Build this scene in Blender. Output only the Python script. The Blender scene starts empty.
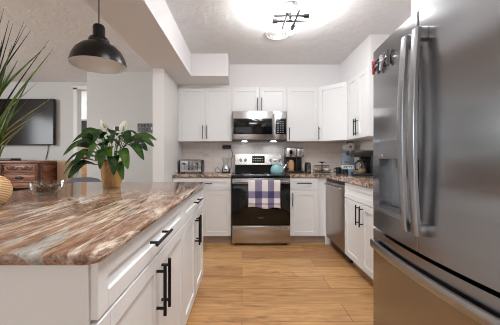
import bpy, bmesh, math, random
from mathutils import Vector, Matrix
random.seed(7)
PI = math.pi
C = bpy.context.scene.collection
sc = bpy.context.scene

# ------------------------------------------------------------------ camera, world, light, exposure
cd = bpy.data.cameras.new('camera'); cam = bpy.data.objects.new('camera', cd); C.objects.link(cam)
cam.location = (0, 0, 1.13); cam.rotation_euler = (PI/2, 0, 0)
cd.sensor_width = 36; cd.lens = 36*260/500; cd.shift_x = .016; cd.shift_y = -.009
cd.clip_start = .05
sc.camera = cam
sc.cycles.use_denoising = True
sc.cycles.max_bounces = 8; sc.cycles.filter_width = 1.0
sc.view_settings.view_transform = 'Standard'; sc.view_settings.look = 'None'
sc.view_settings.gamma = 1; sc.view_settings.exposure = 0.66
w = bpy.data.worlds.new('daylight'); sc.world = w; w.use_nodes = True
w.node_tree.nodes['Background'].inputs[0].default_value = (.93, .97, 1, 1)
w.node_tree.nodes['Background'].inputs[1].default_value = .9

def area(name, loc, rot, sx, sy, power, col):
    l = bpy.data.lights.new(name, 'AREA'); l.shape = 'RECTANGLE'; l.size = sx; l.size_y = sy
    l.energy = power; l.color = col
    o = bpy.data.objects.new(name, l); C.objects.link(o); o.location = loc; o.rotation_euler = rot
    return o
# daylight fill at an unseen glass door added behind the camera; living-room window daylight
area('glass_door_fill', (-1.6, -2.45, 1.15), (PI/2, 0, 0), 3.6, 2.0, 5, (.92, .97, 1))
area('living_window_daylight', (-5.4, 1.4, 1.75), (PI/2, 0, -PI/2), 1.7, .9, 60, (.92, .97, 1))
area('hall_daylight', (-4.6, 5.6, 1.7), (PI/2, 0, -PI/2), 1.0, 1.4, 26, (.95, .98, 1))

# added fill light for the near kitchen, under an invented ceiling panel (housing below)
area('added_fill_light', (.30, .80, 2.405), (0, 0, 0), .56, .56, 13, (.93, .97, 1))

# ------------------------------------------------------------------ materials
def lin(c):
    f = lambda v: v/12.92 if v <= .04045 else ((v+.055)/1.055)**2.4
    return tuple(f(v/255) for v in c) + (1,)

def mat(name, col, rough=.5, metal=0, spec=.5, **k):
    m = bpy.data.materials.new(name); m.use_nodes = True
    b = m.node_tree.nodes['Principled BSDF']
    b.inputs['Base Color'].default_value = lin(col)
    b.inputs['Roughness'].default_value = rough
    b.inputs['Metallic'].default_value = metal
    b.inputs['Specular IOR Level'].default_value = spec
    for kk, v in k.items(): b.inputs[kk.replace('_', ' ')].default_value = v
    return m

class NT:
    """small node-writing helper"""
    def __init__(s, m): s.t = m.node_tree; s.b = s.t.nodes['Principled BSDF']
    def n(s, kind, **k):
        nd = s.t.nodes.new(kind)
        for a, v in k.items(): setattr(nd, a, v)
        return nd
    def l(s, a, b): s.t.links.new(a, b)
    def coord(s, scale=(1, 1, 1), rot=(0, 0, 0), out='Object'):
        t = s.n('ShaderNodeTexCoord'); mp = s.n('ShaderNodeMapping')
        mp.inputs['Scale'].default_value = scale; mp.inputs['Rotation'].default_value = rot
        s.l(t.outputs[out], mp.inputs['Vector']); return mp.outputs['Vector']
    def noise(s, vec, scale, detail=4, rough=.55, dist=0):
        n = s.n('ShaderNodeTexNoise'); n.inputs['Scale'].default_value = scale
        n.inputs['Detail'].default_value = detail; n.inputs['Roughness'].default_value = rough
        n.inputs['Distortion'].default_value = dist
        s.l(vec, n.inputs['Vector']); return n.outputs['Fac']
    def ramp(s, fac, stops, interp='LINEAR'):
        r = s.n('ShaderNodeValToRGB'); e = r.color_ramp.elements; r.color_ramp.interpolation = interp
        while len(e) < len(stops): e.new(.5)
        for el, (p, c) in zip(e, stops): el.position = p; el.color = lin(c)
        s.l(fac, r.inputs['Fac']); return r.outputs['Color']
    def mix(s, fac, a, b, mode='MIX'):
        x = s.n('ShaderNodeMix', data_type='RGBA', blend_type=mode)
        if isinstance(fac, (int, float)): x.inputs[0].default_value = fac
        else: s.l(fac, x.inputs[0])
        for i, v in ((6, a), (7, b)):
            if isinstance(v, tuple): x.inputs[i].default_value = lin(v) if len(v) == 3 else v
            else: s.l(v, x.inputs[i])
        return x.outputs[2]
    def math(s, op, a, b=0.0):
        x = s.n('ShaderNodeMath', operation=op)
        for i, v in ((0, a), (1, b)):
            if isinstance(v, (int, float)): x.inputs[i].default_value = v
            else: s.l(v, x.inputs[i])
        return x.outputs[0]
    def bump(s, h, strength=.2, dist=.01):
        b = s.n('ShaderNodeBump'); b.inputs['Strength'].default_value = strength
        b.inputs['Distance'].default_value = dist
        s.l(h, b.inputs['Height']); s.l(b.outputs[0], s.b.inputs['Normal'])
    def col(s, c): s.l(c, s.b.inputs['Base Color'])

MAT = {}
MAT['wall'] = m = mat('painted_wall', (206, 205, 203), .6, spec=.3)
q = NT(m); q.bump(q.noise(q.coord(), 60, 3), .08, .004)
MAT['wall_kitchen'] = mat('kitchen_wall_paint', (232, 230, 231), .6, spec=.3)
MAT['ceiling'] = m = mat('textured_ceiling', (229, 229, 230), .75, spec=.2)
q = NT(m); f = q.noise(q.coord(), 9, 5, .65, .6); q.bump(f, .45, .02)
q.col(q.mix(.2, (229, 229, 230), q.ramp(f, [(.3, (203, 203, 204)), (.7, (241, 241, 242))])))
MAT['white'] = mat('white_cabinet_paint', (236, 236, 236), .38, spec=.4)
MAT['trim'] = mat('white_trim', (230, 228, 226), .45)
MAT['toe'] = mat('taupe_toe_kick', (176, 162, 152), .6)
MAT['black'] = mat('black_plastic', (26, 26, 28), .35)
MAT['blackmetal'] = mat('black_handle_metal', (30, 30, 32), .38, .6)
MAT['greymetal'] = mat('dark_nickel_handle', (92, 92, 94), .35, .9)
MAT['glassblack'] = mat('black_glass', (12, 12, 13), .08, spec=.42)
MAT['tvscreen'] = mat('television_screen', (40, 34, 32), .16, spec=.22)
MAT['chrome'] = mat('chrome', (205, 205, 208), .16, 1)
MAT['darkgap'] = mat('black_gasket', (14, 14, 15), .6)
MAT['whiteplastic'] = mat('white_plastic', (232, 232, 230), .4)
MAT['greyplastic'] = mat('grey_plastic', (120, 121, 124), .45)
MAT['pendant_out'] = mat('bronze_black_shade', (36, 34, 34), .32, .7)
MAT['pendant_in'] = mat('silver_shade_lining', (186, 182, 178), .4, .4)
MAT['rodmetal'] = mat('gunmetal_rod', (62, 60, 60), .5, .5)
MAT['teal'] = mat('teal_enamel', (146, 190, 194), .2)
MAT['spathe'] = mat('white_spathe', (250, 249, 242), .5)
MAT['stem'] = mat('green_stem', (92, 130, 60), .5)
MAT['soil'] = mat('potting_soil', (46, 34, 26), .9)
MAT['fabricgrey'] = m = mat('grey_upholstery', (112, 116, 126), .85, spec=.2)
q = NT(m); q.bump(q.noise(q.coord(), 300, 2), .3, .002)
MAT['fabrictan'] = mat('tan_panel', (190, 160, 132), .7)
MAT['blue'] = mat('blue_grey_bag', (96, 107, 114), .4)
MAT['lightblue'] = mat('light_blue_bag', (126, 164, 186), .4)
MAT['label'] = mat('white_label', (232, 236, 236), .5)
MAT['ink'] = mat('dark_ink', (40, 44, 50), .6)
MAT['red'] = mat('red_plastic', (150, 44, 50), .35)
MAT['lilac'] = mat('grey_plastic_clip', (172, 166, 174), .4)
MAT['tan'] = mat('tan_food', (196, 160, 112), .7)
MAT['coffee'] = mat('tan_coffee', (196, 150, 112), .35)
MAT['darkinside'] = mat('dark_niche', (56, 54, 54), .7)

def steel(name, col, rough, aniso=0.0, rot=0.0, streak=(1, 1, 260)):
    m = mat(name, col, rough, 1.0); q = NT(m)
    f = q.noise(q.coord(streak), 1.0, 2)
    q.l(q.math('ADD', q.math('MULTIPLY', f, .03), rough-.015), q.b.inputs['Roughness'])
    if aniso:
        q.b.inputs['Anisotropic'].default_value = aniso; q.b.inputs['Anisotropic Rotation'].default_value = rot
        t = q.n('ShaderNodeTangent', direction_type='RADIAL', axis='Z'); q.l(t.outputs[0], q.b.inputs['Tangent'])
    return m
MAT['fridge'] = steel('brushed_fridge_steel', (158, 158, 160), .20, .9, 0.0, (1, 1, 1))
MAT['fridge_handle'] = mat('satin_handle_steel', (176, 176, 178), .28, 1.0)
MAT['steel'] = steel('brushed_appliance_steel', (186, 183, 180), .26)
MAT['steel_warm'] = steel('dishwasher_steel', (176, 166, 158), .34)
MAT['fridge_side'] = mat('grey_fridge_side', (92, 93, 96), .45, .3)

MAT['floor'] = m = mat('oak_plank_floor', (190, 140, 88), .36, spec=.4)
q = NT(m); v = q.coord()
br = q.n('ShaderNodeTexBrick'); q.l(v, br.inputs['Vector'])
br.offset = .37; br.offset_frequency = 2; br.squash = 1
br.inputs['Scale'].default_value = 1; br.inputs['Mortar Size'].default_value = .003
br.inputs['Brick Width'].default_value = 1.22; br.inputs['Row Height'].default_value = .225
br.inputs['Color1'].default_value = lin((218, 172, 118)); br.inputs['Color2'].default_value = lin((164, 112, 66))
br.inputs['Mortar'].default_value = lin((98, 62, 36)); br.inputs['Bias'].default_value = 0
g = q.noise(q.coord((1.6, 16, 1)), 2.2, 6, .62, .6)
g2 = q.noise(q.coord((1.2, 5, 1)), 1.7, 4, .6, 1.2)
c = q.mix(.40, br.outputs['Color'], q.ramp(g, [(.32, (104, 66, 38)), (.5, (186, 138, 88)), (.68, (222, 180, 126))]), 'MIX')
c = q.mix(q.math('MULTIPLY', q.ramp(g2, [(.55, (0, 0, 0)), (.68, (255, 255, 255))]), .6), c, (126, 84, 52))
q.col(c); q.bump(g, .05, .002)

MAT['island_stone'] = m = mat('brown_veined_quartzite', (150, 110, 85), .07, spec=.34)
q = NT(m); A_ = (0, 0, .24)
n1 = q.noise(q.coord((5.0, .95, 5.0), A_), 1.0, 9, .66, 1.3)
base = q.ramp(n1, [(.34, (56, 36, 28)), (.42, (104, 70, 50)), (.50, (164, 124, 92)), (.54, (116, 78, 56)), (.59, (146, 106, 78)), (.66, (66, 42, 32))])
n2 = q.noise(q.coord((7.0, .75, 7.0), A_), 1.0, 8, .64, 1.1)
ln = q.ramp(n2, [(.45, (0, 0, 0)), (.478, (255, 255, 255)), (.494, (255, 255, 255)), (.51, (0, 0, 0)), (.59, (0, 0, 0)), (.605, (220, 220, 220)), (.63, (0, 0, 0))])
n3 = q.noise(q.coord((2.6, 1.6, 2.6), A_), 1.3, 4, .6)
msk = q.math('MULTIPLY', ln, q.ramp(n3, [(.40, (30, 30, 30)), (.54, (245, 245, 245))]))
c = q.mix(msk, base, (230, 212, 190))
n4 = q.noise(q.coord((7, 2.6, 7), A_), 1.1, 6, .65, .9)
c = q.mix(q.ramp(n4, [(.58, (0, 0, 0)), (.63, (215, 215, 215))]), c, (176, 180, 174))
n5 = q.noise(q.coord((42, 10, 42), A_), 1.0, 6, .75, .5)
c = q.mix(.28, c, q.ramp(n5, [(.36, (44, 32, 28)), (.5, (146, 122, 106)), (.62, (230, 220, 210))]))
q.col(c)

MAT['granite'] = m = mat('speckled_brown_granite', (130, 110, 96), .12, spec=.5)
q = NT(m)
n1 = q.noise(q.coord(), 26, 5, .7, .3); n2 = q.noise(q.coord(), 11, 4, .6, .5)
q.col(q.mix(.3, q.ramp(n1, [(.38, (24, 20, 20)), (.44, (92, 68, 54)), (.50, (178, 142, 116)), (.545, (226, 214, 202)), (.59, (150, 116, 94)), (.64, (40, 32, 30))]),
            q.ramp(n2, [(.38, (60, 48, 44)), (.5, (186, 144, 110)), (.60, (226, 214, 200))])))

MAT['tile'] = m = mat('pale_backsplash_tile', (220, 208, 198), .3)
q = NT(m); t = q.n('ShaderNodeTexCoord'); sx = q.n('ShaderNodeSeparateXYZ'); q.l(t.outputs['Object'], sx.inputs[0])
cb = q.n('ShaderNodeCombineXYZ'); q.l(q.math('ADD', sx.outputs[0], sx.outputs[1]), cb.inputs[0]); q.l(sx.outputs[2], cb.inputs[1])
br = q.n('ShaderNodeTexBrick'); q.l(cb.outputs[0], br.inputs['Vector']); br.inputs['Scale'].default_value = 1
br.inputs['Brick Width'].default_value = .152; br.inputs['Row Height'].default_value = .076; br.inputs['Mortar Size'].default_value = .0018
br.inputs['Color1'].default_value = lin((238, 227, 219)); br.inputs['Color2'].default_value = lin((232, 221, 212)); br.inputs['Mortar'].default_value = lin((216, 205, 197))
q.col(br.outputs['Color'])

def wood(name, a, b, c, stretch):
    m = mat(name, b, .4); q = NT(m)
    f = q.noise(q.coord(stretch), 3, 6, .6, .8)
    q.col(q.ramp(f, [(.3, a), (.5, b), (.72, c)])); return m
MAT['sideboard'] = wood('carved_brown_wood', (88, 50, 34), (138, 86, 60), (170, 114, 82), (3, 3, 14))
MAT['sideboard_dark'] = wood('dark_carving_wood', (40, 22, 14), (66, 38, 26), (92, 56, 40), (3, 3, 14))
MAT['pot'] = wood('tan_bark_planter', (150, 108, 58), (188, 146, 90), (214, 178, 122), (22, 22, 2))
MAT['hutchwood'] = wood('honey_wood', (150, 108, 70), (180, 136, 92), (200, 160, 112), (2, 2, 9))
MAT['shell'] = wood('dried_seed_mix', (60, 40, 26), (112, 80, 54), (170, 134, 96), (60, 60, 60))

MAT['wicker'] = m = mat('ribbed_wicker', (206, 164, 116), .7)
q = NT(m); wv = q.n('ShaderNodeTexWave', wave_type='BANDS', bands_direction='Z'); wv.inputs['Scale'].default_value = 42; wv.inputs['Distortion'].default_value = 1.2
wv.inputs['Detail'].default_value = 2; q.l(q.coord(), wv.inputs['Vector'])
q.col(q.ramp(wv.outputs['Fac'], [(.1, (166, 122, 78)), (.5, (212, 170, 122)), (.9, (226, 190, 144))])); q.bump(wv.outputs['Fac'], .5, .003)

def leafmat(name, a, b, c):
    m = mat(name, b, .26); q = NT(m)
    f = q.noise(q.coord((1, 1, 1)), 14, 3)
    q.col(q.ramp(f, [(.3, a), (.5, b), (.7, c)])); return m
MAT['lily_leaf'] = leafmat('dark_lily_leaf', (32, 60, 30), (52, 86, 42), (78, 114, 56))
MAT['lily_leaf_mid'] = leafmat('mid_green_lily_leaf', (52, 84, 36), (82, 116, 50), (110, 142, 66))
MAT['lily_leaf_light'] = leafmat('yellow_green_lily_leaf', (96, 126, 40), (124, 150, 56), (150, 172, 76))
MAT['blade_dark'] = leafmat('dark_blade', (38, 46, 34), (58, 66, 46), (74, 84, 54))
MAT['blade'] = leafmat('green_blade', (70, 96, 36), (104, 128, 52), (136, 156, 76))
MAT['blade_pale'] = leafmat('straw_blade', (138, 140, 76), (166, 162, 96), (184, 176, 118))

def glass(name, col=(255, 255, 255), rough=0.0):
    m = mat(name, col, rough); m.node_tree.nodes['Principled BSDF'].inputs['Transmission Weight'].default_value = 1
    m.node_tree.nodes['Principled BSDF'].inputs['IOR'].default_value = 1.45; return m
MAT['glass'] = m = bpy.data.materials.new('clear_thin_glass'); m.use_nodes = True
nt = m.node_tree; nt.nodes.clear()
o_ = nt.nodes.new('ShaderNodeOutputMaterial'); tr = nt.nodes.new('ShaderNodeBsdfTransparent'); gl = nt.nodes.new('ShaderNodeBsdfGlossy'); mx = nt.nodes.new('ShaderNodeMixShader'); lw = nt.nodes.new('ShaderNodeLayerWeight')
tr.inputs[0].default_value = (.94, .96, .96, 1); gl.inputs['Roughness'].default_value = .03; lw.inputs[0].default_value = .25
mp_ = nt.nodes.new('ShaderNodeMapRange'); mp_.inputs[3].default_value = .05; mp_.inputs[4].default_value = .25; nt.links.new(lw.outputs['Facing'], mp_.inputs[0]); nt.links.new(mp_.outputs[0], mx.inputs[0]); nt.links.new(tr.outputs[0], mx.inputs[1]); nt.links.new(gl.outputs[0], mx.inputs[2]); nt.links.new(mx.outputs[0], o_.inputs[0])
MAT['pane'] = m = bpy.data.materials.new('window_glass'); m.use_nodes = True
nt = m.node_tree; nt.nodes.clear()
o_ = nt.nodes.new('ShaderNodeOutputMaterial'); tr = nt.nodes.new('ShaderNodeBsdfTransparent'); gl = nt.nodes.new('ShaderNodeBsdfGlossy'); mx = nt.nodes.new('ShaderNodeMixShader')
gl.inputs['Roughness'].default_value = .02; mx.inputs[0].default_value = .06
nt.links.new(tr.outputs[0], mx.inputs[1]); nt.links.new(gl.outputs[0], mx.inputs[2]); nt.links.new(mx.outputs[0], o_.inputs[0])

def emit(name, col, s):
    m = mat(name, col, .4); b = m.node_tree.nodes['Principled BSDF']
    b.inputs['Emission Color'].default_value = lin(col); b.inputs['Emission Strength'].default_value = s; return m
def glow_glass(name, col, s, clear):
    m = emit(name, col, s); t = m.node_tree; tr = t.nodes.new('ShaderNodeBsdfTransparent'); mx = t.nodes.new('ShaderNodeMixShader'); mx.inputs[0].default_value = clear
    t.links.new(t.nodes['Principled BSDF'].outputs[0], mx.inputs[1]); t.links.new(tr.outputs[0], mx.inputs[2]); t.links.new(mx.outputs[0], t.nodes['Material Output'].inputs[0]); return m
MAT['bulb'] = glow_glass('lit_bulb', (255, 250, 246), 5, .7)
MAT['bulb_pendant'] = emit('lit_pendant_bulb', (255, 240, 226), 7)
MAT['cooklight'] = emit('cooktop_lamp_lens', (226, 236, 255), 22)
MAT['fill_panel_diffuser'] = emit('lit_fill_diffuser', (255, 250, 244), 4)  # glow of the added fill panel overhead
MAT['screenlit'] = emit('small_display', (70, 90, 110), .6)

MAT['towel'] = m = mat('plaid_towel', (226, 216, 216), .9, spec=.1)
q = NT(m); t = q.n('ShaderNodeTexCoord'); sx = q.n('ShaderNodeSeparateXYZ'); q.l(t.outputs['Object'], sx.inputs[0])
def band(src, a, b): return q.math('MULTIPLY', q.math('GREATER_THAN', src, a), q.math('LESS_THAN', src, b))
X, Z = sx.outputs[0], sx.outputs[2]
vs = q.math('MAXIMUM', band(X, .086, .172), band(X, .246, .322))
hs = q.math('MAXIMUM', band(Z, -.205, -.118), q.math('MULTIPLY', band(Z, -.292, -.262), .6))
fn = q.math('MULTIPLY', q.math('ADD', vs, hs), .5)
q.col(q.ramp(fn, [(0, (222, 214, 212)), (.45, (138, 130, 154)), (.95, (74, 72, 104))]))
q.bump(q.noise(q.coord(), 260, 2), .35, .002)

# ------------------------------------------------------------------ mesh helpers
def BM(): return bmesh.new()
def box(bm, x0, x1, y0, y1, z0, z1, bev=0.0, seg=2):
    r = bmesh.ops.create_cube(bm, size=1)['verts']
    for v in r:
        v.co = Vector(((x0+x1)/2+v.co.x*(x1-x0), (y0+y1)/2+v.co.y*(y1-y0), (z0+z1)/2+v.co.z*(z1-z0)))
    if bev:
        es = list({e for v in r for e in v.link_edges})
        bmesh.ops.bevel(bm, geom=es, offset=bev, segments=seg, affect='EDGES', profile=.5)
def cyl(bm, p0, p1, r0, r1=None, seg=20):
    p0, p1 = Vector(p0), Vector(p1); r1 = r0 if r1 is None else r1
    d = p1-p0; L = d.length
    rr = bmesh.ops.create_cone(bm, cap_ends=True, segments=seg, radius1=r0, radius2=r1, depth=L)['verts']
    M = Matrix.Translation((p0+p1)/2) @ d.to_track_quat('Z', 'Y').to_matrix().to_4x4()
    bmesh.ops.transform(bm, matrix=M, verts=rr)
def ball(bm, c, r, sx=1, sy=1, sz=1, seg=20):
    rr = bmesh.ops.create_uvsphere(bm, u_segments=seg, v_segments=max(6, seg//2), radius=r)['verts']
    for v in rr: v.co = Vector((c[0]+v.co.x*sx, c[1]+v.co.y*sy, c[2]+v.co.z*sz))
def lathe(bm, prof, c=(0, 0, 0), seg=40, closed=False):
    rings = []
    for r, z in prof:
        rings.append([bm.verts.new((c[0]+max(r, 1e-4)*math.cos(2*PI*i/seg), c[1]+max(r, 1e-4)*math.sin(2*PI*i/seg), c[2]+z)) for i in range(seg)])
    n = len(rings)
    for a in range(n if closed else n-1):
        A, B = rings[a], rings[(a+1) % n]
        for i in range(seg):
            bm.faces.new((A[i], A[(i+1) % seg], B[(i+1) % seg], B[i]))
    if not closed:
        if prof[0][0] > 2e-4: bm.faces.new(list(reversed(rings[0])))
        if prof[-1][0] > 2e-4: bm.faces.new(rings[-1])
def tube(bm, pts, r, seg=8):
    pts = [Vector(p) for p in pts]; n = len(pts); rs = r if isinstance(r, (list, tuple)) else [r]*n
    rings = []; prev = None
    for i, p in enumerate(pts):
        t = (pts[min(i+1, n-1)]-pts[max(i-1, 0)]).normalized()
        if prev is None:
            a = t.orthogonal().normalized()
        else:
            a = (prev-t*prev.dot(t)).normalized()
        prev = a; b = t.cross(a)
        rings.append([bm.verts.new(p+(a*math.cos(2*PI*k/seg)+b*math.sin(2*PI*k/seg))*rs[i]) for k in range(seg)])
    for A, B in zip(rings, rings[1:]):
        for k in range(seg): bm.faces.new((A[k], A[(k+1) % seg], B[(k+1) % seg], B[k]))
    bm.faces.new(list(reversed(rings[0]))); bm.faces.new(rings[-1])
def prism(bm, poly, z0, z1, axis='z'):
    f = {'z': lambda a, b, h: (a, b, h), 'x': lambda a, b, h: (h, a, b), 'y': lambda a, b, h: (a, h, b)}[axis]
    A = [bm.verts.new(f(a, b, z0)) for a, b in poly]; B = [bm.verts.new(f(a, b, z1)) for a, b in poly]
    n = len(poly)
    bm.faces.new(list(reversed(A))); bm.faces.new(B)
    for i in range(n): bm.faces.new((A[i], A[(i+1) % n], B[(i+1) % n], B[i]))
def curve(pts, n=16):
    """Catmull-Rom through the points"""
    P = [Vector(p) for p in pts]; P = [P[0]*2-P[1]]+P+[P[-1]*2-P[-2]]; out = []
    for i in range(1, len(P)-2):
        for k in range(n):
            t = k/n; a, b, c, d = P[i-1], P[i], P[i+1], P[i+2]
            out.append(.5*((2*b)+(c-a)*t+(2*a-5*b+4*c-d)*t*t+(3*b-a-3*c+d)*t**3))
    out.append(P[-2]); return out
def obj(name, bm, m, parent=None, loc=None, ang=35, label=None):
    bmesh.ops.recalc_face_normals(bm, faces=bm.faces[:])
    me = bpy.data.meshes.new(name); bm.to_mesh(me); bm.free()
    me.materials.append(MAT[m] if isinstance(m, str) else m)
    for p in me.polygons: p.use_smooth = True
    me.set_sharp_from_angle(angle=math.radians(ang))
    o = bpy.data.objects.new(name, me); C.objects.link(o)
    if parent: o.parent = parent
    if loc: o.location = loc
    if label: o['label'] = label
    return o
def tag(o, label, cat, group=None):
    o['label'] = label; o['category'] = cat
    if group: o['group'] = group
    return o
def thing(name, label, cat, loc=(0, 0, 0), rz=0, group=None):
    o = bpy.data.objects.new(name, None); C.objects.link(o); o.empty_display_size = .1
    o.location = loc; o.rotation_euler = (0, 0, rz); return tag(o, label, cat, group)
def bx(name, m, parent, x0, x1, y0, y1, z0, z1, bev=0.0, label=None):
    b = BM(); box(b, x0, x1, y0, y1, z0, z1, bev); return obj(name, b, m, parent, label=label)
def struct(name, m, boxes, bev=0.0):
    b = BM()
    for q_ in boxes: box(b, *q_, bev)
    o = obj(name, b, m); o['kind'] = 'structure'; return o

# ------------------------------------------------------------------ setting
CZ, DB, XR, XL, YR = 2.46, 4.02, 1.705, -5.5, -2.6
struct('floor', 'floor', [(XL-.1, XR+.1, YR-.1, 6.4, -.06, 0)])
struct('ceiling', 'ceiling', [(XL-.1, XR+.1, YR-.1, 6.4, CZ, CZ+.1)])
struct('wall_back', 'wall', [(-2.40, XR+.1, DB, DB+.12, 0, CZ), (-2.40, -2.28, DB+.12, 6.3, 0, CZ)])
struct('wall_right', 'wall_kitchen', [(XR, XR+.1, YR, DB, 0, CZ)])
struct('wall_left', 'wall', [(XL-.1, XL, YR, .75, 0, CZ), (XL-.1, XL, 2.2, 6.3, 0, CZ), (XL-.1, XL, .75, 2.2, 0, 1.35), (XL-.1, XL, .75, 2.2, 2.2, CZ)])
struct('wall_television', 'wall', [(XL, -2.89, 4.56, 4.68, 0, CZ), (-2.89, -2.40, 4.56, 4.68, 2.33, CZ)])
struct('wall_hall', 'wall', [(XL, -2.28, 6.3, 6.4, 0, CZ)])
struct('wall_rear', 'wall', [(XL, -3.6, YR-.1, YR, 0, CZ), (.4, XR, YR-.1, YR, 0, CZ), (-3.6, .4, YR-.1, YR, 2.15, CZ)])
struct('wall_stub', 'trim', [(-1.045, -.912, 3.04, DB, 0, 2.175)])
struct('ceiling_beam', 'wall_kitchen', [(-1.045, -.65, YR, DB, 2.175, CZ), (-.65, -.178, 3.31, 3.70, 2.175, CZ)])
struct('soffit', 'wall_kitchen', [(-.65, XR, 3.70, DB, 2.137, CZ), (-.909, -.65, 3.70, DB, 2.137, 2.175), (1.385, XR, 2.80, 3.70, 2.137, CZ)])
struct('backsplash', 'tile', [(-.912, XR-.008, DB-.008, DB, .915, 1.40), (XR-.008, XR, 1.6, DB-.008, .915, 1.40)])
struct('trim_1', 'trim', [(-2.95, -2.885, 4.545, 4.56, 0, 2.36), (-2.95, -2.40, 4.545, 4.56, 2.33, 2.39)])
struct('baseboard_back', 'trim', [(-2.40, -1.045, DB-.014, DB, 0, .1)])
struct('baseboard_television', 'trim', [(XL, -2.95, 4.546, 4.56, 0, .1)])
o = struct('window_1', 'trim', [(XL-.06, XL, .75, .80, 1.35, 2.2), (XL-.06, XL, 2.15, 2.2, 1.35, 2.2), (XL-.06, XL, .8, 2.15, 2.15, 2.2), (XL-.06, XL, .8, 2.15, 1.35, 1.40)])
bx('window_pane', 'pane', o, XL-.04, XL-.034, .8, 2.15, 1.4, 2.15)
o = struct('door_1', 'trim', [(-3.6, -3.54, YR-.08, YR, 0, 2.15), (.34, .4, YR-.08, YR, 0, 2.15), (-3.54, .34, YR-.08, YR, 2.09, 2.15),
    (-3.54, .34, YR-.08, YR, 0, .06), (-1.63, -1.57, YR-.08, YR, .06, 2.09)])  # unseen glass door, added as the opening for the rear fill
bx('door_pane', 'pane', o, -3.54, -1.63, YR-.045, YR-.037, .06, 2.09); bx('door_pane', 'pane', o, -1.57, .34, YR-.045, YR-.037, .06, 2.09)

# ------------------------------------------------------------------ cabinets
def shaker(bm, x0, x1, z0, z1, st=.058, t=.020, rec=.010):
    g = .0015; x0 += g; x1 -= g; z0 += g; z1 -= g; b = .0015
    box(bm, x0, x0+st, -t, 0, z0, z1, b, 1); box(bm, x1-st, x1, -t, 0, z0, z1, b, 1)
    box(bm, x0+st, x1-st, -t, 0, z0, z0+st, b, 1); box(bm, x0+st, x1-st, -t, 0, z1-st, z1, b, 1)
    box(bm, x0+st-.001, x1-st+.001, -t+rec, -.001, z0+st-.001, z1-st+.001)
def pull(bm, p0, p1, r=.006, off=.034, t=.020):
    """bar pull in cabinet coordinates; p = (x, z)"""
    a = Vector((p0[0], -t-off, p0[1])); b = Vector((p1[0], -t-off, p1[1])); cyl(bm, a, b, r, seg=12)
    for f in (.14, .86):
        p = a.lerp(b, f); cyl(bm, p, (p.x, -t-.0005, p.z), r*.85, seg=10)
def front(root, kind, x0, x1, z0, z1, handle=None, hm='greymetal', r=.006, st=.058):
    b = BM(); shaker(b, x0, x1, z0, z1, st); d = obj(kind, b, 'white', root)
    if handle:
        b = BM(); pull(b, *handle, r=r); obj('handle', b, hm, d)
    return d
def cabinet(name, label, cat, loc, rz, wd, dp, z0, z1, toe=True, group=None, tm='toe'):
    root = thing(name, label, cat, loc, rz, group)
    b = BM(); box(b, .001, wd-.001, .001, dp, z0, z1); obj('body', b, 'white', root)
    if toe:
        bx('toe_kick', tm, root, .001, wd-.001, .07, dp-.02, .001, z0)
    return root
CT = .877; CTI = .889
# back run, base
k = cabinet('base_cabinet', 'white base cabinet with wide drawer left of the range', 'cabinet', (-.908, 3.43, 0), 0, .766, .58, .10, CT, group='base cabinets')
front(k, 'drawer_front', 0, .766, .712, .868, ((.20, .80), (.52, .80)), st=.05)
front(k, 'door', 0, .383, .106, .706, ((.345, .48), (.345, .66))); front(k, 'door', .383, .766, .106, .706)
k = cabinet('base_cabinet', 'narrow white base cabinet right of the range, one drawer over one door', 'cabinet', (.630, 3.43, 0), 0, .366, .58, .10, CT, group='base cabinets')
front(k, 'drawer_front', 0, .366, .712, .868, ((.085, .80), (.275, .80)), st=.05)
front(k, 'door', 0, .366, .106, .706, ((.03, .50), (.03, .675)))
k = thing('corner_base_cabinet', 'blank white corner base cabinet beside the dishwasher', 'cabinet', (0, 0, 0))
b = BM(); prism(b, [(.998, 3.432), (1.092, 3.432), (1.092, 3.40), (1.69, 3.40), (1.69, 4.005), (.998, 4.005)], .10, CT); obj('body', b, 'white', k)
b = BM(); prism(b, [(.998, 3.50), (1.15, 3.50), (1.15, 3.40), (1.69, 3.40), (1.69, 4.005), (.998, 4.005)], .001, .10); obj('toe_kick', b, 'toe', k)
bx('filler_foot', 'white', k, 1.092, 1.15, 3.40, 3.425, .001, .10)
# right run, base (fronts face -x)
k = cabinet('base_cabinet', 'white two-door base cabinet between dishwasher and refrigerator', 'cabinet', (1.12, 2.785, 0), -PI/2, .765, .57, .10, CT, group='base cabinets')
front(k, 'drawer_front', 0, .765, .712, .868, None, st=.05)
front(k, 'door', 0, .3825, .106, .706, ((.345, .50), (.345, .69)), 'blackmetal'); front(k, 'door', .3825, .765, .106, .706, ((.42, .50), (.42, .69)), 'blackmetal')
k = cabinet('base_cabinet', 'white base cabinet mostly hidden behind the refrigerator', 'cabinet', (1.12, 2.018, 0), -PI/2, .40, .57, .10, CT, group='base cabinets')
front(k, 'drawer_front', 0, .40, .712, .868, None, st=.05); front(k, 'door', 0, .40, .106, .706)
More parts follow.
